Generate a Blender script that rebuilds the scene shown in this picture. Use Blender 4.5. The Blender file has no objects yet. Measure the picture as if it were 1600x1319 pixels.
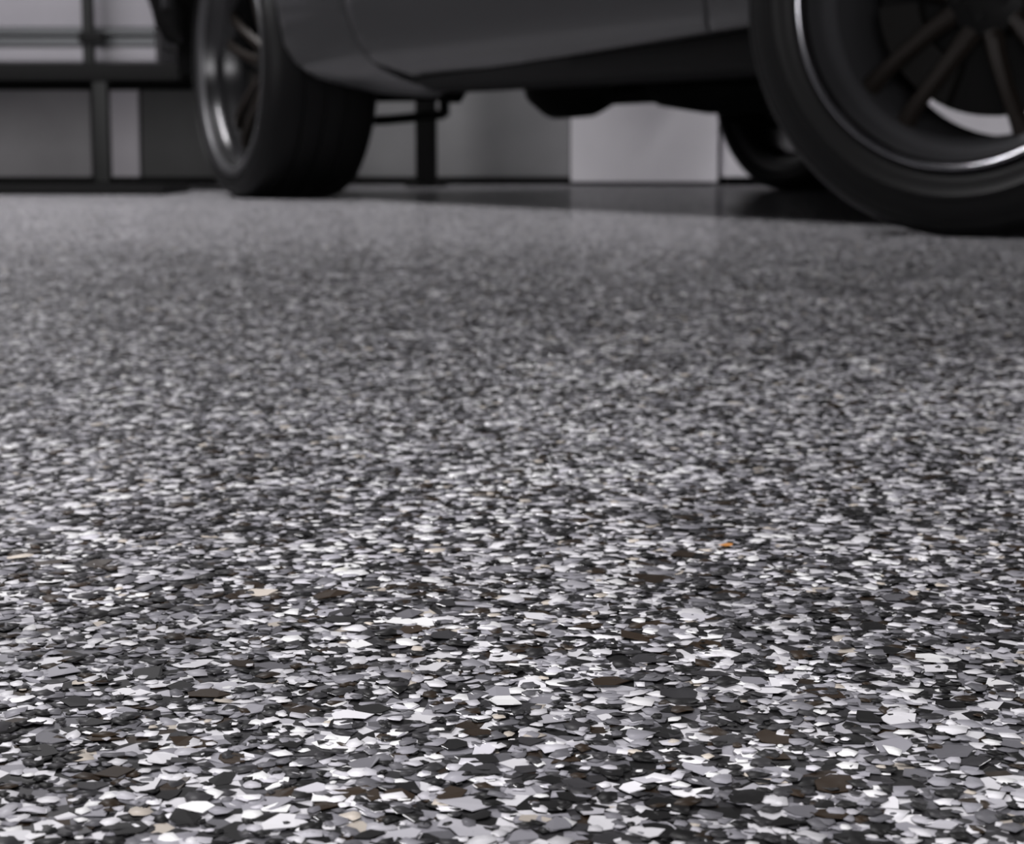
import bpy, bmesh, math, random
import numpy as np
from mathutils import Vector, Matrix
PI = math.pi
S = bpy.context.scene
COL = S.collection
# ------------------------------------------------------------------ camera
CAM_H, F_PX = 0.12, 2900.0
PITCH = math.radians(8.32)
cd = bpy.data.cameras.new('camera')
cam = bpy.data.objects.new('camera', cd); COL.objects.link(cam)
cam.location = (0, 0, CAM_H); cam.rotation_euler = (PI/2 - PITCH, 0, 0)
cd.sensor_width = 36; cd.lens = F_PX/1600*36
cd.clip_start = 0.02; cd.clip_end = 60
cd.dof.use_dof = True; cd.dof.focus_distance = 0.415; cd.dof.aperture_fstop = 33
S.camera = cam
# ------------------------------------------------------------------ light
S.view_settings.view_transform = 'Standard'
S.view_settings.look = 'None'
S.view_settings.exposure = 0.0
S.view_settings.gamma = 1
S.view_settings.use_curve_mapping = False
w = bpy.data.worlds.new('world'); S.world = w; w.use_nodes = True
w.node_tree.nodes['Background'].inputs[0].default_value = (0.98, 0.97, 1.0, 1)
w.node_tree.nodes['Background'].inputs[1].default_value = 0.015

def area(name, loc, rot, sx, sy, power, color=(1, .98, 1)):
    l = bpy.data.lights.new(name, 'AREA'); l.shape = 'RECTANGLE'
    l.size = sx; l.size_y = sy; l.energy = power; l.color = color
    o = bpy.data.objects.new(name, l); o.location = loc; o.rotation_euler = rot
    COL.objects.link(o); return o
def aim(o, target):
    o.rotation_euler = (Vector(target)-o.location).to_track_quat('-Z', 'Y').to_euler()
# soft daylight from the open garage door behind the photographer
area('doorway_daylight', (-1.0, -5.2, 1.0), (math.radians(89), 0, math.radians(-6)), 4.8, 1.96, 250)
# ceiling strip lamps over the car bay
area('ceiling_strip_light', (-1.9, 3.7, 2.75), (0, 0, math.radians(8)), 0.3, 2.4, 185)
area('ceiling_strip_light', (3.0, 3.6, 2.75), (0, 0, math.radians(8)), 0.3, 2.4, 95)
# added fill light, out of view, brightening the floor nearest the camera
o = area('near_floor_fill', (-.12, .12, .72), (0, 0, 0), .3, .2, 4.6); aim(o, (-.03, .34, 0))
# added fill light behind the car, out of view, to brighten the cupboards
o = area('cupboard_fill', (-1.5, 5.95, 2.45), (0, 0, 0), .3, 1.0, 5); aim(o, (.6, 6.6, .15)); o.data.spread = math.radians(75)

# ------------------------------------------------------------------ helpers
def at(px, py, Y):
    """point at distance Y seen at a picture position (used to read sizes off the photo)"""
    dx = (px-800)/F_PX; dz = (660-py)/F_PX
    c, s = math.cos(PITCH), math.sin(PITCH)
    d = Vector((dx, c+dz*s, -s+dz*c)); k = Y/d.y
    return Vector((d.x*k, Y, CAM_H+d.z*k))
def ground(px, py):
    dx = (px-800)/F_PX; dz = (660-py)/F_PX
    c, s = math.cos(PITCH), math.sin(PITCH)
    d = Vector((dx, c+dz*s, -s+dz*c)); k = -CAM_H/d.z
    return Vector((d.x*k, d.y*k, 0))

def mat(name, color, rough=.5, metal=0, coat=0, coat_rough=.05, noise=0, nscale=8, bump=0, bscale=60, spec=.5):
    m = bpy.data.materials.new(name); m.use_nodes = True
    nt = m.node_tree; b = nt.nodes['Principled BSDF']
    b.inputs['Base Color'].default_value = (*color, 1)
    b.inputs['Roughness'].default_value = rough; b.inputs['Metallic'].default_value = metal
    b.inputs['Coat Weight'].default_value = coat; b.inputs['Coat Roughness'].default_value = coat_rough
    b.inputs['Specular IOR Level'].default_value = spec
    tc = nt.nodes.new('ShaderNodeTexCoord')
    if noise:
        n = nt.nodes.new('ShaderNodeTexNoise'); n.inputs['Scale'].default_value = nscale
        n.inputs['Detail'].default_value = 6
        nt.links.new(tc.outputs['Object'], n.inputs['Vector'])
        r = nt.nodes.new('ShaderNodeValToRGB')
        r.color_ramp.elements[0].position = .3; r.color_ramp.elements[1].position = .7
        r.color_ramp.elements[0].color = (*[c*(1-noise) for c in color], 1)
        r.color_ramp.elements[1].color = (*[min(1, c*(1+noise)) for c in color], 1)
        nt.links.new(n.outputs['Fac'], r.inputs['Fac']); nt.links.new(r.outputs['Color'], b.inputs['Base Color'])
    if bump:
        n2 = nt.nodes.new('ShaderNodeTexNoise'); n2.inputs['Scale'].default_value = bscale
        nt.links.new(tc.outputs['Object'], n2.inputs['Vector'])
        bp = nt.nodes.new('ShaderNodeBump'); bp.inputs['Strength'].default_value = bump
        bp.inputs['Distance'].default_value = .002
        nt.links.new(n2.outputs['Fac'], bp.inputs['Height']); nt.links.new(bp.outputs['Normal'], b.inputs['Normal'])
    return m

def link(name, me, m, parent=None, smooth=True, angle=35):
    o = bpy.data.objects.new(name, me); COL.objects.link(o)
    if m is not None: me.materials.append(m)
    if smooth:
        me.polygons.foreach_set('use_smooth', [True]*len(me.polygons))
        me.set_sharp_from_angle(angle=math.radians(angle))
    if parent is not None: o.parent = parent
    return o
def obj(name, bm, m, parent=None, smooth=True, angle=35):
    bmesh.ops.recalc_face_normals(bm, faces=bm.faces)
    me = bpy.data.meshes.new(name); bm.to_mesh(me); bm.free()
    return link(name, me, m, parent, smooth, angle)
def tag(o, label=None, cat=None, group=None, kind=None):
    if label: o['label'] = label
    if cat: o['category'] = cat
    if group: o['group'] = group
    if kind: o['kind'] = kind
    return o
def empty(name, loc, rz=0):
    o = bpy.data.objects.new(name, None); COL.objects.link(o)
    o.location = loc; o.rotation_euler = (0, 0, rz); o.empty_display_size = .1
    return o

def add_box(bm, x0, x1, y0, y1, z0, z1, bev=0):
    r = bmesh.ops.create_cube(bm, size=1)
    vs = r['verts']
    for v in vs:
        v.co = Vector((x0 if v.co.x < 0 else x1, y0 if v.co.y < 0 else y1, z0 if v.co.z < 0 else z1))
    if bev:
        es = list({e for v in vs for e in v.link_edges})
        bmesh.ops.bevel(bm, geom=es, offset=bev, segments=2, affect='EDGES', profile=.7)
def add_tube(bm, pts, rad, seg=12, caps=True):
    pts = [Vector(p) for p in pts]
    rads = rad if isinstance(rad, (list, tuple)) else [rad]*len(pts)
    rings = []; ref = Vector((0, 0, 1))
    for i, p in enumerate(pts):
        t = (pts[min(i+1, len(pts)-1)]-pts[max(i-1, 0)]).normalized()
        if abs(t.dot(ref)) > .95: ref = Vector((1, 0, 0))
        a = t.cross(ref).normalized(); b = t.cross(a)
        rings.append([bm.verts.new(p+(a*math.cos(k*2*PI/seg)+b*math.sin(k*2*PI/seg))*rads[i]) for k in range(seg)])
    for r0, r1 in zip(rings, rings[1:]):
        for k in range(seg):
            bm.faces.new((r0[k], r0[(k+1) % seg], r1[(k+1) % seg], r1[k]))
    if caps:
        bm.faces.new(rings[0]); bm.faces.new(rings[-1])
def add_lathe_y(bm, prof, seg=96, closed=True, flat=None):
    """prof: (y, r) points turned about the Y axis"""
    rings = []
    for y, r in prof:
        ring = []
        for k in range(seg):
            a = 2*PI*k/seg
            z = r*math.cos(a)
            if flat is not None and z < flat: z = flat
            ring.append(bm.verts.new((r*math.sin(a), y, z)))
        rings.append(ring)
    n = len(rings)
    for i in range(n if closed else n-1):
        r0, r1 = rings[i], rings[(i+1) % n]
        for k in range(seg):
            bm.faces.new((r0[k], r0[(k+1) % seg], r1[(k+1) % seg], r1[k]))

# ------------------------------------------------------------------ materials
M = {}
M['paint'] = mat('dark_grey_car_paint', (.022, .022, .0235), .36, .2, .4, .08)
M['trim'] = mat('black_plastic', (.003, .003, .003), .55, bump=.2, bscale=300, spec=.1)
M['under'] = mat('underbody_black', (.003, .003, .003), .7, noise=.3, nscale=20, spec=.1)
M['rubber'] = mat('tyre_rubber', (.004, .004, .0042), .5, bump=.15, bscale=200, spec=.15)
M['rim'] = mat('dark_alloy', (.075, .075, .08), .34, .6, .1, .2)
M['rim_black'] = mat('black_alloy', (.012, .012, .013), .25, .5, .2, .2)
M['lip'] = mat('machined_alloy_lip', (.30, .30, .32), .22, 1.0)
M['dull_lip'] = mat('dull_alloy_lip', (.06, .06, .063), .4, .6)
M['spoke'] = mat('bronze_dark_spoke', (.010, .0075, .006), .45, .2, spec=.25)
M['steel'] = mat('brake_steel', (.003, .003, .003), .55, 0, spec=.15)
M['exhaust'] = mat('sooty_steel', (.005, .005, .005), .6, .3, noise=.3, nscale=12, spec=.15)
M['glass'] = mat('dark_glass', (.01, .01, .012), .06, 0, .5)
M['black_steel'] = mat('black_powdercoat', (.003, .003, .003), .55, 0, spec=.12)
M['grey_steel'] = mat('dark_grey_steel', (.012, .0125, .012), .5, 0, spec=.2)
M['white_enamel'] = mat('white_enamel', (.20, .192, .21), .45, 0, noise=.06, nscale=5)
M['handle'] = mat('grey_drawer_trim', (.06, .063, .066), .4, .4)
M['cab_white'] = mat('white_laminate', (.86, .84, .88), .38, noise=.04, nscale=6)
M['wall'] = mat('painted_wall', (.05, .049, .052), .75, noise=.1, nscale=3, bump=.3, bscale=120)
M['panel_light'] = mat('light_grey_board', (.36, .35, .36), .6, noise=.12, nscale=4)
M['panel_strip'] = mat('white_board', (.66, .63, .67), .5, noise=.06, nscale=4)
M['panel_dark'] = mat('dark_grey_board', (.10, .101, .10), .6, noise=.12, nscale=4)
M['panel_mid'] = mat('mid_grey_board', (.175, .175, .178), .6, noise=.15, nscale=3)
M['caliper'] = mat('brake_caliper_paint', (.006, .0055, .005), .5, spec=.2)

# palette of the vinyl flakes: cumulative share, linear colour
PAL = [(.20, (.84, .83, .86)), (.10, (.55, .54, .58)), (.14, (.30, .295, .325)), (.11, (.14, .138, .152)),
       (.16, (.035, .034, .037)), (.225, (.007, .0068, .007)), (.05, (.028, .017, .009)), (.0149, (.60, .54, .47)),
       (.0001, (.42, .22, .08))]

def topcoat(nt, b):
    """clear level resin poured over the flakes: a coat with its own, nearly flat, surface"""
    g_ = nt.nodes.new('ShaderNodeNewGeometry')
    n = nt.nodes.new('ShaderNodeTexNoise'); n.inputs['Scale'].default_value = 5; n.inputs['Detail'].default_value = 4
    nt.links.new(g_.outputs['Position'], n.inputs['Vector'])
    mr = nt.nodes.new('ShaderNodeMapRange'); mr.inputs['From Min'].default_value = .3; mr.inputs['From Max'].default_value = .7
    mr.inputs['To Min'].default_value = .08; mr.inputs['To Max'].default_value = .16
    nt.links.new(n.outputs['Fac'], mr.inputs['Value']); nt.links.new(mr.outputs[0], b.inputs['Coat Roughness'])
    b.inputs['Coat Weight'].default_value = .33; b.inputs['Coat IOR'].default_value = 1.45
    up = nt.nodes.new('ShaderNodeCombineXYZ'); up.inputs[2].default_value = 1
    n2 = nt.nodes.new('ShaderNodeTexNoise'); n2.inputs['Scale'].default_value = 170; n2.inputs['Detail'].default_value = 2
    nt.links.new(g_.outputs['Position'], n2.inputs['Vector'])
    sub = nt.nodes.new('ShaderNodeVectorMath'); sub.operation = 'SUBTRACT'; sub.inputs[1].default_value = (.5, .5, .5)
    nt.links.new(n2.outputs['Color'], sub.inputs[0])
    mul = nt.nodes.new('ShaderNodeVectorMath'); mul.operation = 'MULTIPLY'; mul.inputs[1].default_value = (.07, .07, 0)
    nt.links.new(sub.outputs[0], mul.inputs[0])
    add = nt.nodes.new('ShaderNodeVectorMath'); add.operation = 'ADD'
    nt.links.new(mul.outputs[0], add.inputs[0]); nt.links.new(up.outputs[0], add.inputs[1])
    # long shallow waves in the poured resin
    mp = nt.nodes.new('ShaderNodeMapping'); mp.inputs['Scale'].default_value = (.7, 2.6, 1)
    nt.links.new(g_.outputs['Position'], mp.inputs['Vector'])
    n3 = nt.nodes.new('ShaderNodeTexNoise'); n3.inputs['Scale'].default_value = 1.3; n3.inputs['Detail'].default_value = 2
    nt.links.new(mp.outputs[0], n3.inputs['Vector'])
    sub3 = nt.nodes.new('ShaderNodeVectorMath'); sub3.operation = 'SUBTRACT'; sub3.inputs[1].default_value = (.5, .5, .5)
    nt.links.new(n3.outputs['Color'], sub3.inputs[0])
    mul3 = nt.nodes.new('ShaderNodeVectorMath'); mul3.operation = 'MULTIPLY'; mul3.inputs[1].default_value = (.02, .09, 0)
    nt.links.new(sub3.outputs[0], mul3.inputs[0])
    add3 = nt.nodes.new('ShaderNodeVectorMath'); add3.operation = 'ADD'
    nt.links.new(add.outputs[0], add3.inputs[0]); nt.links.new(mul3.outputs[0], add3.inputs[1])
    nm = nt.nodes.new('ShaderNodeVectorMath'); nm.operation = 'NORMALIZE'; nt.links.new(add3.outputs[0], nm.inputs[0])
    nt.links.new(nm.outputs[0], b.inputs['Coat Normal'])

def floor_material():
    m = bpy.data.materials.new('flake_epoxy_floor'); m.use_nodes = True
    nt = m.node_tree; b = nt.nodes['Principled BSDF']
    tc = nt.nodes.new('ShaderNodeTexCoord')
    v = nt.nodes.new('ShaderNodeTexVoronoi'); v.inputs['Scale'].default_value = 220
    nt.links.new(tc.outputs['Object'], v.inputs['Vector'])
    sep = nt.nodes.new('ShaderNodeSeparateColor'); nt.links.new(v.outputs['Color'], sep.inputs[0])
    r = nt.nodes.new('ShaderNodeValToRGB'); r.color_ramp.interpolation = 'CONSTANT'
    cum = 0; els = r.color_ramp.elements
    for i, (p, c) in enumerate(PAL):
        e = els[i] if i < 2 else els.new(cum)
        e.position = cum; cum += p
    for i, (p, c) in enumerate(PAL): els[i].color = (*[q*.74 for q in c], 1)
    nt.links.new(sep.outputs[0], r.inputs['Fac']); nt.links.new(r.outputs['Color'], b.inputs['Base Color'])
    b.inputs['Roughness'].default_value = .5; b.inputs['Specular IOR Level'].default_value = .15
    topcoat(nt, b)
    return m
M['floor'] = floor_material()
def flake_material():
    m = bpy.data.materials.new('vinyl_flake'); m.use_nodes = True
    nt = m.node_tree; b = nt.nodes['Principled BSDF']
    a = nt.nodes.new('ShaderNodeAttribute'); a.attribute_name = 'flake_color'
    nt.links.new(a.outputs['Color'], b.inputs['Base Color'])
    b.inputs['Roughness'].default_value = .5; b.inputs['Specular IOR Level'].default_value = .15
    topcoat(nt, b)
    return m
M['flake'] = flake_material()

# ------------------------------------------------------------------ setting
bm = bmesh.new(); add_box(bm, -5, 5, -4, 6.8, -.1, 0)
floor = obj('floor', bm, M['floor'], smooth=False); tag(floor, kind='structure')
WY = 6.7
bm = bmesh.new(); add_box(bm, -5, 5, WY, WY+.12, 0, 2.7)
wall = obj('wall_back', bm, M['wall'], smooth=False); tag(wall, kind='structure')
def X(px, Y): return (px-800)/F_PX*Y*1.0105
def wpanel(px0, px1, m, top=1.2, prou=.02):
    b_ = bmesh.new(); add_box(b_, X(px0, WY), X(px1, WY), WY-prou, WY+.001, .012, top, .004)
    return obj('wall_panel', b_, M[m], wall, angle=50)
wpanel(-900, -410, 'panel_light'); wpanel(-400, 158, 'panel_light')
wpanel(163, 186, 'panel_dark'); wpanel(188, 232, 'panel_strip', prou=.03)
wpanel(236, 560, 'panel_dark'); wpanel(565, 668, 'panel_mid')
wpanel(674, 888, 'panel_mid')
bm = bmesh.new(); add_box(bm, -5, 5, WY-.05, WY-.0305, 0, .028); 
tag(obj('baseboard_back', bm, M['black_steel'], smooth=False), kind='structure')  # baseboard kept black and tall, doubling as the shade at the wall foot

# ------------------------------------------------------------------ flakes
rng = np.random.default_rng(7)
def flake_cloud():
    y0, y1 = .22, 2.5
    A = .32*(y1**2-y0**2)+.40*(y1-y0)
    n = int(118000*A)
    ys = rng.uniform(y0, y1, n*3); hw = .32*ys+.20
    keep = rng.uniform(0, .32*y1+.20, n*3) < hw
    ys = ys[keep][:n]; hw = hw[keep][:n]
    keep = rng.uniform(1.4, 2.5, len(ys)) > ys      # thin out where the material takes over
    ys = ys[keep]; hw = hw[keep]; n = len(ys)
    xs = rng.uniform(-1, 1, n)*hw
    size = np.clip(rng.lognormal(math.log(.00185), .42, n), .0007, .0046)
    k = rng.integers(4, 8, n)
    cidx = rng.choice(len(PAL), n, p=np.array([p for p, c in PAL])/sum(p for p, c in PAL))
    brown = cidx == 6
    size[brown] *= 1.25
    cols = np.array([c for p, c in PAL])[cidx]*rng.uniform(.8, 1.12, (n, 1))
    return xs, ys, size, k, np.clip(cols, 0, .9)
fx, fy, fs, fk, fc = flake_cloud()
def blotch(x, y, sx, sy):
    """smooth random patches: the flakes were thrown by hand, so light and dark ones clump"""
    gr = rng.normal(0, 1, (260, 260)); u = (x+1.7)/sx; v = y/sy
    i = np.clip(u.astype(int), 0, 258); j = np.clip(v.astype(int), 0, 258); a = u-i; b = v-j
    a = a*a*(3-2*a); b = b*b*(3-2*b)
    return (gr[i, j]*(1-a)+gr[i+1, j]*a)*(1-b)+(gr[i, j+1]*(1-a)+gr[i+1, j+1]*a)*b
tone = np.exp(.20*blotch(fx, fy, .03, .035)+.14*blotch(fx, fy, .11, .07))
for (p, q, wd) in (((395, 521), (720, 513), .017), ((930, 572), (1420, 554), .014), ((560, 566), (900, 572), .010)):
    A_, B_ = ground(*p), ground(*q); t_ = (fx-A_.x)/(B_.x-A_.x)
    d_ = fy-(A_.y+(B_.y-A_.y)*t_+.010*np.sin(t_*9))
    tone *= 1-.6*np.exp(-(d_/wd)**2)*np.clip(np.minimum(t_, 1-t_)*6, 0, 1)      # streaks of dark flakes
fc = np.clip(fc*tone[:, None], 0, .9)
g = ground(1136, 856)                       # the one orange flake that stands out
fx = np.append(fx, g.x); fy = np.append(fy, g.y); fs = np.append(fs, .0021); fk = np.append(fk, 5)
fc = np.vstack([fc, [.62, .27, .07]])
NF = len(fx)
fz = rng.uniform(.0001, .0007, NF); fz[-1] = .0009
def flake_geometry(i):
    k = int(fk[i]); s = fs[i]
    ang = (np.arange(k)+rng.uniform(-.32, .32, k))*2*PI/k
    rad = s*rng.uniform(.7, 1.25, k)
    st = rng.uniform(.62, 1.0); rot = rng.uniform(0, 2*PI)
    px = rad*np.cos(ang); py = rad*np.sin(ang)*st
    qx = px*math.cos(rot)-py*math.sin(rot); qy = px*math.sin(rot)+py*math.cos(rot)
    tx, ty = rng.normal(0, .045, 2)
    z = qx*tx+qy*ty
    cv = rng.normal(0, 22.0)                # faint curl of the flake
    z = z+cv*(qx*qx-.5*s*s)
    z = np.clip(z, -.0003, .0008)
    th = rng.uniform(.00005, .00015)
    top = np.stack([qx, qy, z+th], 1); bot = np.stack([qx*1.01, qy*1.01, z-.00006], 1)
    return top, bot, k
depth = fy*math.cos(PITCH)+CAM_H*math.sin(PITCH)
ppx = 800+F_PX*fx/depth
pyy = 660+F_PX*(CAM_H*math.cos(PITCH)-fy*math.sin(PITCH))/depth
inside = (ppx > 5) & (ppx < 1595) & (pyy < 1312) & (pyy > 850)
score = np.where(inside, fs/depth, -1)
big = set(np.argsort(-score)[:299].tolist()); big.add(NF-1)
V, Fc, Ls, Lt, Cc = [], [], [], [], []
base = 0; lt = []; loops = []; cols = []
for i in range(NF):
    top, bot, k = flake_geometry(i)
    if i in big:
        me = bpy.data.meshes.new('flake')
        vs = np.vstack([top, bot]).tolist()
        fs_ = [list(range(k))]+[[k+j, k+(j+1) % k, (j+1) % k, j] for j in range(k)]
        me.from_pydata(vs, [], fs_)
        a = me.attributes.new('flake_color', 'FLOAT_COLOR', 'FACE')
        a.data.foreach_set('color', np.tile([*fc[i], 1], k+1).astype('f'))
        me.materials.append(M['flake'])
        o = bpy.data.objects.new('flake', me); COL.objects.link(o); o.parent = floor
        o.location = (fx[i], fy[i], fz[i])
        continue
    off = np.array([fx[i], fy[i], fz[i]])
    if fy[i] > rng.uniform(.8, 1.2):                          # far ones: the upper face alone
        V.append(top+off); loops.extend(range(base, base+k)); lt.append(k)
        cols.append((1, fc[i])); base += k
        continue
    V.append(top+off); V.append(bot+off)
    loops.extend(range(base, base+k)); lt.append(k)
    for j in range(k):
        j2 = (j+1) % k
        loops.extend((base+k+j, base+k+j2, base+j2, base+j)); lt.append(4)
    cols.append((k+1, fc[i])); base += 2*k
me = bpy.data.meshes.new('flake_scatter')
Va = np.vstack(V).astype('f'); me.vertices.add(len(Va)); me.vertices.foreach_set('co', Va.ravel())
me.loops.add(len(loops)); me.loops.foreach_set('vertex_index', np.array(loops, dtype='i'))
lta = np.array(lt, dtype='i'); me.polygons.add(len(lta))
me.polygons.foreach_set('loop_start', np.concatenate([[0], np.cumsum(lta)[:-1]]).astype('i'))
me.polygons.foreach_set('loop_total', lta)
me.update(calc_edges=True)
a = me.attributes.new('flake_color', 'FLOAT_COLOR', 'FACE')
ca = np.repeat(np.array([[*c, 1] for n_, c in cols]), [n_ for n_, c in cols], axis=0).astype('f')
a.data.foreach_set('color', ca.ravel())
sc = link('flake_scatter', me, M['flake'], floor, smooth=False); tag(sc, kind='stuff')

# ------------------------------------------------------------------ steel rack with drawers at the left
RY = 5.45
rack = empty('steel_rack', (X(40, RY), RY, 0))
tag(rack, 'black steel rack with a thick low beam, standing left of the far wheel', 'rack')
def rbox(name, x0, x1, y0, y1, z0, z1, m, bev=.004, parent=rack, n=1):
    b_ = bmesh.new(); o0 = rack.location
    add_box(b_, x0-o0.x, x1-o0.x, y0-o0.y, y1-o0.y, z0, z1, bev)
    return obj(name, b_, M[m], parent, angle=50)
def Z(py, Y): return at(800, py, Y).z
xl, xr = X(-560, RY), X(292, RY)
rbox('beam', xl, xr, RY, RY+.05, Z(126, RY), Z(99, RY), 'black_steel')
rbox('beam', xl, xr, RY+.85, RY+.9, Z(126, RY), Z(99, RY), 'black_steel')
rbox('shelf_board', xl, xr, RY+.05, RY+.85, Z(110, RY), Z(101, RY), 'black_steel')
rbox('floor_shade_slab', xl, X(300, RY), RY-.36, RY+.05, 0, .026, 'black_steel')  # black slab added to stand in for the shaded floor below the rack
for px in (150, -540):
    rbox('post', X(px-2, RY), X(px+13, RY), RY-.002, RY+.045, Z(100, RY), 1.6, 'grey_steel')
    rbox('lower_post', X(px+10, RY), X(px+32, RY), RY+.005, RY+.05, .028, Z(124, RY), 'grey_steel')
    b_ = bmesh.new()
    add_box(b_, X(px-7, RY)-rack.location.x, X(px+30, RY)-rack.location.x, -.012, .03, Z(68, RY), Z(50, RY), .006)
    obj('clamp', b_, M['black_steel'], rack, angle=50)
# drawer chest on the beam
DY = RY+.12
chest = empty('drawer_chest', (X(60, DY), DY, Z(101, RY)))
tag(chest, 'white enamelled chest with a grey horizontal trim, lying on the black rack beam', 'drawers')
def cbox(name, x0, x1, y0, y1, z0, z1, m, parent=chest, bev=.004):
    b_ = bmesh.new(); o0 = chest.location
    add_box(b_, x0-o0.x, x1-o0.x, y0-o0.y, y1-o0.y, z0-o0.z, z1-o0.z, bev)
    return obj(name, b_, M[m], parent, angle=50)
cx0, cx1 = X(-560, DY), X(262, DY)
cbox('body', cx0, cx1, DY+.02, DY+.6, Z(101, RY)+.001, 1.05, 'white_enamel')
cbox('drawer', cx0+.005, cx1-.005, DY, DY+.03, Z(43, DY), 1.04, 'white_enamel')
cbox('lower_drawer', cx0+.005, cx1-.005, DY, DY+.03, Z(100, DY)+.006, Z(73, DY), 'white_enamel')
cbox('trim_strip', cx0+.005, cx1-.005, DY-.006, DY+.03, Z(55, DY), Z(44, DY), 'handle')
cbox('trim_strip', cx0+.005, cx1-.005, DY-.006, DY+.03, Z(72, DY), Z(59, DY), 'handle')
cbox('gap_shade_strip', cx0+.005, cx1-.005, DY+.004, DY+.03, Z(59, DY)+.0005, Z(55, DY)-.0005, 'black_steel', bev=0)  # black strip set between the trims to paint in the shade of the recess

# ------------------------------------------------------------------ white cupboards on the right
CY = 6.45
cab = empty('white_cupboard', (X(1000, CY), CY, 0))
tag(cab, 'plain white cupboard seen under the car sill, left of the narrow gap', 'cupboard')
b_ = bmesh.new(); add_box(b_, X(893, CY)-cab.location.x, X(1116, CY)-cab.location.x, .02, .24, .012, 1.0, .003); obj('body', b_, M['cab_white'], cab, angle=50)
b_ = bmesh.new(); add_box(b_, X(891, CY)-cab.location.x, X(1108, CY)-cab.location.x, 0, .019, .014, .98, .004); obj('door', b_, M['cab_white'], cab, angle=50)
b_ = bmesh.new(); add_box(b_, X(893, CY)-cab.location.x, X(1108, CY)-cab.location.x, .03, .23, 0, .012); obj('plinth', b_, M['black_steel'], cab)
CY2 = 6.45
cab2 = empty('white_cupboard', (X(1400, CY2), CY2, 0))
tag(cab2, 'white cupboard with dark plinth behind the near wheel, right of the narrow gap', 'cupboard')
o0 = cab2.location.x
b_ = bmesh.new(); add_box(b_, X(1122, CY2)-o0, X(2000, CY2)-o0, .02, .24, .03, 1.0, .003); obj('body', b_, M['cab_white'], cab2, angle=50)
for p0, p1 in ((1127, 1380), (1384, 1640), (1644, 1998)):
    b_ = bmesh.new(); add_box(b_, X(p0, CY2)-o0, X(p1, CY2)-o0, 0, .019, .03, .98, .004); obj('door', b_, M['cab_white'], cab2, angle=50)
b_ = bmesh.new(); add_box(b_, X(1130, CY2)-o0, X(1998, CY2)-o0, .03, .23, 0, .03); obj('plinth', b_, M['black_steel'], cab2)
# dark column beneath the sill
KY = 6.3
colm = bmesh.new(); add_box(colm, -.035, .035, -.04, .04, .012, 1.3, .006); add_box(colm, -.07, .07, -.07, .07, 0, .012, .003)
o = obj('steel_post', colm, M['black_steel'], angle=50); o.location = (X(669, KY), KY, 0)
tag(o, 'black steel post just right of the far wheel, in front of the grey wall boards', 'post')

# ------------------------------------------------------------------ car
U = Vector((-.518, .855, 0)); N = Vector((-.855, -.518, 0))
W1 = Vector((.648, 2.53, 0))
car = empty('car', W1, math.atan2(U.y, U.x))
tag(car, 'dark grey glossy car with deep dish alloy wheels parked on the flaked floor', 'car')
L, R = 2.63, .343

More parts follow.
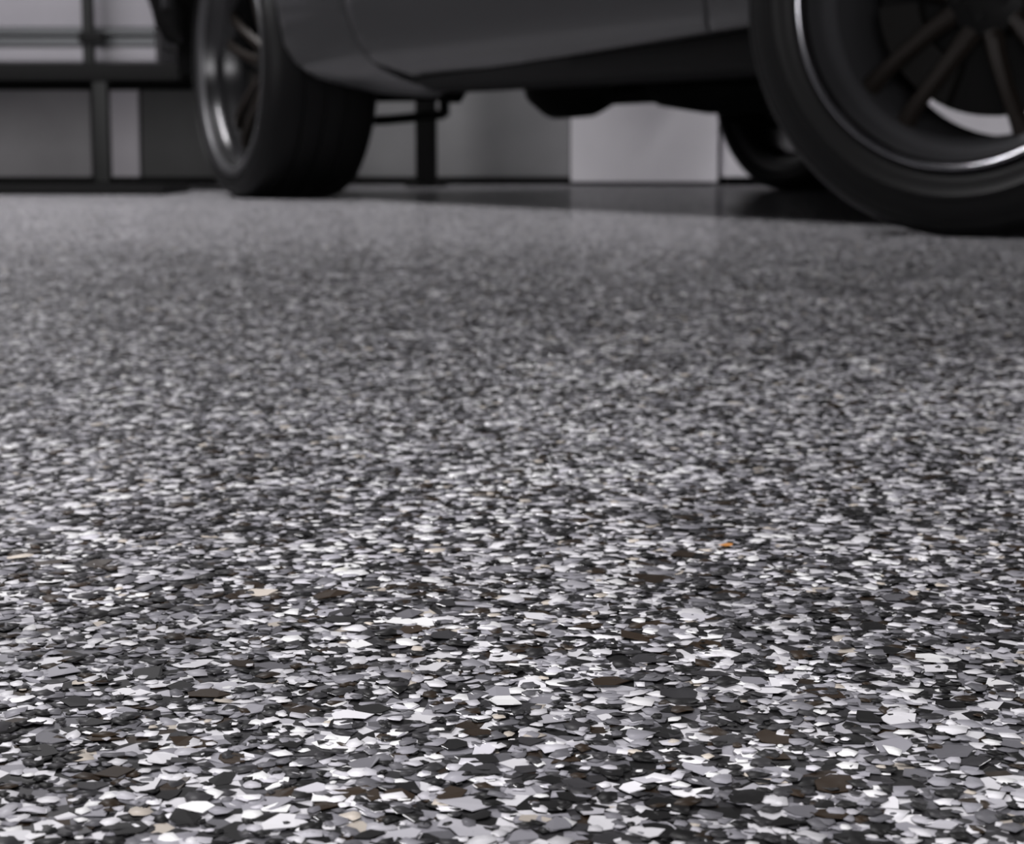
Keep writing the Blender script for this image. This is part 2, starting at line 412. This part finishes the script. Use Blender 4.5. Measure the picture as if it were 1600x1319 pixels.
def wheel(x, yface, width, steer, flip=False, name='wheel', rs=1.0):
    """rim barrel mesh with tyre, spokes, hub, disc as children; outer face towards +Y"""
    seg = 96
    b_ = bmesh.new()
    w_ = width
    prof = [(-.004, .247), (.000, .244), (-.001, .240), (-.008, .237), (-.03, .231), (-.05, .224), (-.056, .214), (-.062, .213),
            (-.075, .208), (-.12, .200), (-w_+.03, .200), (-w_+.012, .215), (-w_+.006, .238), (-w_+.004, .246),
            (-w_+.012, .246), (-w_+.02, .232), (-.12, .214), (-.06, .228), (-.02, .244)]
    add_lathe_y(b_, [(y, r*rs) for y, r in prof], seg)
    rim = obj(name, b_, M['rim'] if rs == 1 else M['rim_black'], car, angle=50)
    rim.location = (x, yface, R-.002)
    rim.rotation_euler = (0, 0, steer + (PI if flip else 0))
    b_ = bmesh.new()
    add_lathe_y(b_, [(y, r*rs-(.008*(rs > 1) if r < .242 else 0)) for y, r in [(-.010, .2360), (-.003, .2375), (.003, .2395), (.0065, .2425), (.0070, .2460), (.0045, .2490), (-.002, .2505), (-.008, .248)]], seg)
    obj('rim_lip', b_, M['lip'] if rs == 1 else M['dull_lip'], rim, angle=60)
    # tyre
    b_ = bmesh.new()
    P = [(-.006, .250), (.002, .256), (.006, .268), (.0075, .280), (.0105, .283), (.0105, .287), (.0075, .290), (.007, .300), (.002, .316), (-.004, .322),
         (-.004, .326), (-.012, .334), (-.028, .341)]
    P = [(y, R-(R-r)*(R-.248*rs)/(R-.248)) for y, r in P]
    tread = []
    for gx in (.3, .5, .7):
        gy = -w_*gx
        tread += [(gy+.006, R), (gy+.005, R-.007), (gy-.005, R-.007), (gy-.006, R)]
    Q = [(-w_+.028, .341), (-w_+.010, .333), (-w_-.003, .315), (-w_-.006, .29), (-w_-.004, .268), (-w_+.006, .250), (-w_+.02, .245), (-.02, .245)]
    Q = [(y, R-(R-r)*(R-.248*rs)/(R-.248)) for y, r in Q]
    add_lathe_y(b_, P+tread+Q, 128, flat=-R+.002)
    obj('tire', b_, M['rubber'], rim, angle=40)
    # spokes: five pairs
    for i in range(5):
        a = math.radians(139 + 72*i)        # clockwise from up, seen from outside
        for s in (-1, 1):
            b_ = bmesh.new()
            d = Vector((math.sin(a), 0, math.cos(a))); t = Vector((math.cos(a), 0, -math.sin(a)))
            rr = [.045, .09, .14, .18, .212]; yy = [-.10, -.085, -.073, -.067, -.072]
            hwid = [.018, .014, .012, .013, .018]; off = [.018, .026, .032, .036, .040]
            prev = None
            for r_, y_, h_, f_ in zip(rr, yy, hwid, off):
                c = d*(r_*rs) + t*(f_*s) + Vector((0, y_, 0))
                q = [b_.verts.new(c+t*h_+Vector((0, -.004, 0))), b_.verts.new(c+t*(h_*.5)+Vector((0, .006, 0))),
                     b_.verts.new(c-t*(h_*.5)+Vector((0, .006, 0))), b_.verts.new(c-t*h_+Vector((0, -.004, 0))),
                     b_.verts.new(c+Vector((0, -.022, 0)))]
                if prev:
                    for k in range(5): b_.faces.new((prev[k], prev[(k+1) % 5], q[(k+1) % 5], q[k]))
                else: b_.faces.new(q)
                prev = q
            b_.faces.new(prev)
            obj('spoke', b_, M['spoke'], rim, angle=30)
    b_ = bmesh.new(); add_lathe_y(b_, [(-.085, .001), (-.085, .03), (-.088, .045), (-.095, .06), (-.12, .066), (-.12, .001)], 48, closed=False)
    obj('hub', b_, M['steel'], rim, angle=40)
    for i in range(5):
        a = math.radians(36+72*i); b_ = bmesh.new()
        add_tube(b_, [(.036*math.sin(a), -.075, .036*math.cos(a)), (.036*math.sin(a), -.078, .036*math.cos(a))], .007, 6)
        obj('lug_nut', b_, M['steel'], rim)
    b_ = bmesh.new(); add_lathe_y(b_, [(-.125, .05), (-.125, .172), (-.150, .172), (-.150, .05)], 64)
    obj('brake_disc', b_, M['steel'], rim, angle=40)
    b_ = bmesh.new()                                      # caliper: a wedge over the disc
    for k in range(9):
        pass
    ringv = []
    for k in range(13):
        a = math.radians(95+ (65)*k/12)
        ringv.append([b_.verts.new((r_*math.sin(a), y_, r_*math.cos(a))) for r_, y_ in ((.105, -.10), (.165, -.098), (.172, -.13), (.165, -.17), (.105, -.17))])
    for r0, r1 in zip(ringv, ringv[1:]):
        for k in range(5): b_.faces.new((r0[k], r0[(k+1) % 5], r1[(k+1) % 5], r1[k]))
    b_.faces.new(ringv[0]); b_.faces.new(ringv[-1])
    obj('brake_caliper', b_, M['caliper'], rim, angle=40)
    return rim
wheel(.075, 0, .235, math.radians(22))
wheel(L, 0, .275, math.radians(-6), rs=1.15)
wheel(0, -1.98, .235, math.radians(14), flip=True)
wheel(L, -2.06, .275, 0, flip=True, rs=1.15)

# body side: surface height profile, cut into panels
def yside(x, z):
    y = .042-.25*(z-.62)**2
    if z < .325: y -= ((.325-z)/.085)**2*.085
    if z > .8: y -= (z-.8)**2*2.2
    y -= .022*math.exp(-((x-1.3)/.62)**4)                    # waist between the wheels
    y -= .045*math.exp(-((z-.52)/.055)**2)*math.exp(-((x-1.25)/.7)**4)*.35   # shallow scallop
    if x > 2.95: y -= (x-2.95)**2*1.3
    if x < -.4: y -= (x+.4)**2*.5
    return y
def side_solid():
    b_ = bmesh.new(); nx, nz = 110, 44
    x0, x1, z0, z1 = -.95, 3.2, .235, 1.0
    O, I = [], []
    for i in range(nx+1):
        x = x0+(x1-x0)*i/nx
        O.append([b_.verts.new((x, yside(x, z0+(z1-z0)*j/nz), z0+(z1-z0)*j/nz)) for j in range(nz+1)])
        I.append([b_.verts.new((x, yside(x, z0+(z1-z0)*j/nz)-.03, z0+(z1-z0)*j/nz)) for j in range(nz+1)])
    for i in range(nx):
        for j in range(nz):
            b_.faces.new((O[i][j], O[i+1][j], O[i+1][j+1], O[i][j+1]))
            b_.faces.new((I[i][j], I[i][j+1], I[i+1][j+1], I[i+1][j]))
        b_.faces.new((O[i][0], I[i][0], I[i+1][0], O[i+1][0])); b_.faces.new((O[i][nz], O[i+1][nz], I[i+1][nz], I[i][nz]))
    for j in range(nz):
        b_.faces.new((O[0][j], O[0][j+1], I[0][j+1], I[0][j])); b_.faces.new((O[nx][j], I[nx][j], I[nx][j+1], O[nx][j+1]))
    bmesh.ops.recalc_face_normals(b_, faces=b_.faces)
    return b_
def prism(outline):
    b_ = bmesh.new()
    a_ = [b_.verts.new((x, .3, z)) for x, z in outline]; c_ = [b_.verts.new((x, -.5, z)) for x, z in outline]
    n = len(outline); b_.faces.new(a_); b_.faces.new(c_[::-1])
    for k in range(n): b_.faces.new((a_[k], c_[k], c_[(k+1) % n], a_[(k+1) % n]))
    bmesh.ops.recalc_face_normals(b_, faces=b_.faces)
    return b_
def arc(cx, cz, r, a0, a1, n=20):
    return [(cx+r*math.cos(math.radians(a0+(a1-a0)*k/n)), cz+r*math.sin(math.radians(a0+(a1-a0)*k/n))) for k in range(n+1)]
side_bm = side_solid(); side_me = bpy.data.meshes.new('side'); side_bm.to_mesh(side_me); side_bm.free()
def panel(name, outline, m='paint', bev=.005):
    so = bpy.data.objects.new('tmp_side', side_me); COL.objects.link(so)
    pb = prism(outline); pm = bpy.data.meshes.new('tmp'); pb.to_mesh(pm); pb.free()
    po = bpy.data.objects.new('tmp_prism', pm); COL.objects.link(po)
    md = so.modifiers.new('b', 'BOOLEAN'); md.operation = 'INTERSECT'; md.object = po; md.solver = 'EXACT'
    if bev:
        bv = so.modifiers.new('v', 'BEVEL'); bv.width = bev; bv.segments = 2; bv.limit_method = 'ANGLE'; bv.angle_limit = math.radians(50)
    dg = bpy.context.evaluated_depsgraph_get()
    me = bpy.data.meshes.new_from_object(so.evaluated_get(dg)); me.name = name
    bpy.data.objects.remove(so); bpy.data.objects.remove(po)
    me.materials.clear()
    return link(name, me, M[m], car, angle=40)
G = .0045
# rear door seam (curve), read bottom to top
seam = [(1.70, .245), (1.76, .27), (1.83, .31), (1.885, .36), (1.915, .42), (1.93, .50), (1.93, .60), (1.90, .75), (1.86, 1.02)]
qb = [(2.02, .262), (2.12, .285), (2.19, .32), (2.235, .36)]                 # rounded corner ahead of the arch
archR = arc(L, R, .39, 176, 25, 26)
panel('quarter_panel', [(x+G, z) for x, z in seam[::-1]] + [(1.80, .236), (1.93, .245)] + qb + archR + [(3.02, .49), (3.06, .46), (3.12, .40), (3.2, .395), (3.25, .7), (3.2, 1.02)])
seam2 = [(.62, .31), (.62, .4), (.60, .6), (.56, 1.02)]
panel('door', [(1.69, .272)]+[(x-G, z) for x, z in seam[2:]] + [(x+G, z) for x, z in seam2[::-1]])
archF = arc(0, R, .385, 20, 178, 26)
panel('fender', [(x-G, z) for x, z in seam2] + [(-.95, 1.02), (-.99, .3), (-.37, .3)] + archF[::-1] + [(.40, .325), (.45, .316)])
bpy.data.meshes.remove(side_me)
# side skirt: tucked sill running between the arches
b_ = bmesh.new()
skp = [(-.035, .292), (-.03, .280), (-.045, .262), (-.085, .246), (-.16, .244), (-.16, .33), (-.06, .33)]
rings = []
for i in range(25):
    x = .42+(1.72-.42)*i/24
    dz = .046*(1.72-x)/1.3
    rings.append([b_.verts.new((x, y, z+(dz-.012 if z > .27 else 0))) for y, z in skp])
for r0, r1 in zip(rings, rings[1:]):
    for k in range(len(skp)): b_.faces.new((r0[k], r0[(k+1) % len(skp)], r1[(k+1) % len(skp)], r1[k]))
b_.faces.new(rings[0]); b_.faces.new(rings[-1])
obj('side_skirt', b_, M['trim'], car, angle=50)
# other side, floor pan, core of the body
b_ = bmesh.new(); add_box(b_, .40, 2.18, -1.98, -.10, .31, .99, .02); add_box(b_, -.95, 3.14, -1.72, -.36, .50, .985, .02)
obj('body_core', b_, M['under'], car)
b_ = bmesh.new(); add_box(b_, .42, 2.15, -1.78, -.14, .288, .32, .01)
obj('floor_pan', b_, M['under'], car)
b_ = bmesh.new(); add_box(b_, .42, 2.15, -2.06, -1.98, .285, .98, .015); add_box(b_, -.93, 3.14, -2.07, -2.01, .76, .99, .015)
add_box(b_, 3.05, 3.15, -2.04, -1.8, .55, .98, .02); add_box(b_, -.93, -.42, -2.05, -1.99, .3, .98, .015)
obj('far_side_panel', b_, M['paint'], car)
# tail and nose
b_ = bmesh.new(); nY = 16
def tail_ring(y):
    k = 1-abs((y+1.01)/1.07)**4*.18
    e = (1-k)*.6
    return [(3.06, .47), (3.18-e, .52), (3.24-e, .62), (3.22-e, .80), (3.14-e*.5, .98), (3.045, 1.0), (3.045, .5)]
rg = []
for i in range(nY+1):
    y = -.02-(2.0)*i/nY; rg.append([b_.verts.new((x, y, z)) for x, z in tail_ring(y)])
for r0, r1 in zip(rg, rg[1:]):
    for k in range(7): b_.faces.new((r0[k], r0[(k+1) % 7], r1[(k+1) % 7], r1[k]))
b_.faces.new(rg[0]); b_.faces.new(rg[-1]); obj('rear_bumper', b_, M['paint'], car, angle=40)
# lower corner of the rear bumper, hanging behind the wheel
b_ = bmesh.new()
add_tube(b_, [(3.02, -.02, .60), (3.06, -.01, .545), (3.045, -.01, .50), (3.05, -.015, .465), (3.04, -.02, .43), (3.02, -.03, .405)], [.06, .07, .055, .05, .035, .012], 20)
obj('bumper_corner', b_, M['trim'], car)
b_ = bmesh.new(); rg = []
for i in range(nY+1):
    y = .0-(2.02)*i/nY; k = 1-abs((y+1.01)/1.07)**4*.15
    rg.append([b_.verts.new((x*k, y, z)) for x, z in [(-.5, .2), (-.88, .22), (-.96, .32), (-.95, .5), (-.85, .66), (-.5, .74), (-.5, .5)]])
for r0, r1 in zip(rg, rg[1:]):
    for k in range(7): b_.faces.new((r0[k], r0[(k+1) % 7], r1[(k+1) % 7], r1[k]))
b_.faces.new(rg[0]); b_.faces.new(rg[-1]); obj('front_bumper', b_, M['paint'], car, angle=40)
# deck, cabin
def loft_top(name, prof, ys, m, inset=0):
    b_ = bmesh.new(); rg = []
    for y, k, dz in ys: rg.append([b_.verts.new((1.1+(x-1.1)*k, y, z+dz)) for x, z in prof])
    n = len(prof)
    for r0, r1 in zip(rg, rg[1:]):
        for k in range(n): b_.faces.new((r0[k], r0[(k+1) % n], r1[(k+1) % n], r1[k]))
    b_.faces.new(rg[0]); b_.faces.new(rg[-1]); return obj(name, b_, M[m], car, angle=40)
YS = [(-.03, .98, -.03), (-.12, 1, -.005), (-.5, 1, .01), (-.91, 1, .015), (-1.5, 1, .01), (-1.90, 1, -.005), (-2.0, .98, -.03)]
loft_top('hood_and_deck', [(-.90, .72), (-.6, .80), (0, .90), (.5, .97), (2.6, .995), (3.05, .98), (3.05, .92), (-.85, .66)], YS, 'paint')
YG = [(-.16, .9, 0), (-.30, .97, .0), (-1.0, 1, .0), (-1.72, .97, .0), (-1.86, .9, 0)]
loft_top('window_glass', [(.45, .97), (1.15, 1.22), (1.9, 1.24), (2.75, .98)], YG, 'glass')
loft_top('roof', [(1.05, 1.225), (1.5, 1.27), (1.95, 1.255), (2.1, 1.20), (1.0, 1.19)], [(-.30, .95, -.02), (-.4, 1, 0), (-1.0, 1, .01), (-1.62, 1, 0), (-1.72, .95, -.02)], 'paint')
# wheel wells (dark liners)
for cx_, r_ in ((0, .40), (L, .405)):
    for ya, yb in ((-.02, -.36), (-1.70, -2.0)):
        b_ = bmesh.new(); n = 24; rg = []
        for k in range(n+1):
            a = math.radians(-2+184*k/n)
            rg.append([b_.verts.new((cx_+rr*math.cos(a), y, R+rr*math.sin(a))) for rr, y in ((r_, ya), (r_+.012, ya), (r_+.012, yb), (r_, yb))])
        for r0, r1 in zip(rg, rg[1:]):
            for k in range(4): b_.faces.new((r0[k], r0[(k+1) % 4], r1[(k+1) % 4], r1[k]))
        b_.faces.new(rg[0]); b_.faces.new(rg[-1]); obj('wheel_liner', b_, M['under'], car)
# underbody pieces seen against the wall
b_ = bmesh.new(); add_tube(b_, [(1.15, -.85, .275), (1.3, -.85, .262), (1.5, -.85, .262), (1.75, -.85, .262), (1.93, -.85, .272), (2.0, -.85, .285)], [.035, .05, .056, .056, .046, .02], 20)
obj('gearbox', b_, M['exhaust'], car)
b_ = bmesh.new(); add_tube(b_, [(.4, -.78, .262), (1.4, -.80, .262), (2.05, -.85, .262), (2.2, -.85, .262)], .026, 16)
obj('exhaust_pipe', b_, M['exhaust'], car)
b_ = bmesh.new(); add_tube(b_, [(2.13, -.85, .285), (2.19, -.85, .280), (2.27, -.85, .283), (2.42, -.85, .283), (2.50, -.85, .292), (2.56, -.85, .31)], [.02, .05, .076, .080, .055, .02], 24)
obj('differential', b_, M['exhaust'], car)
b_ = bmesh.new(); add_tube(b_, [(2.5, -.85, .33), (2.62, -.30, .34)], .022, 12); add_tube(b_, [(2.5, -.85, .33), (2.62, -1.76, .34)], .022, 12)
obj('drive_shaft', b_, M['exhaust'], car)
b_ = bmesh.new(); add_box(b_, 2.25, 2.75, -1.2, -.5, .33, .52, .03)
obj('rear_subframe', b_, M['under'], car)
b_ = bmesh.new(); add_tube(b_, [(2.36, -.50, .33), (2.36, -.50, .262), (2.36, -.50, .24)], [.06, .03, .016], 14)
obj('subframe_mount', b_, M['exhaust'], car)
for ya, yb in ((-.27, -.56), (-1.80, -1.5)):
    b_ = bmesh.new(); add_tube(b_, [(2.60, ya, .195), (2.56, (ya+yb)/2, .20), (2.52, yb, .215)], .013, 12)
    add_tube(b_, [(2.60, ya, .255), (2.54, yb, .262)], .012, 12)
    add_tube(b_, [(2.52, yb, .21), (2.52, yb, .36)], .014, 12)
    obj('control_arm', b_, M['exhaust'], car)
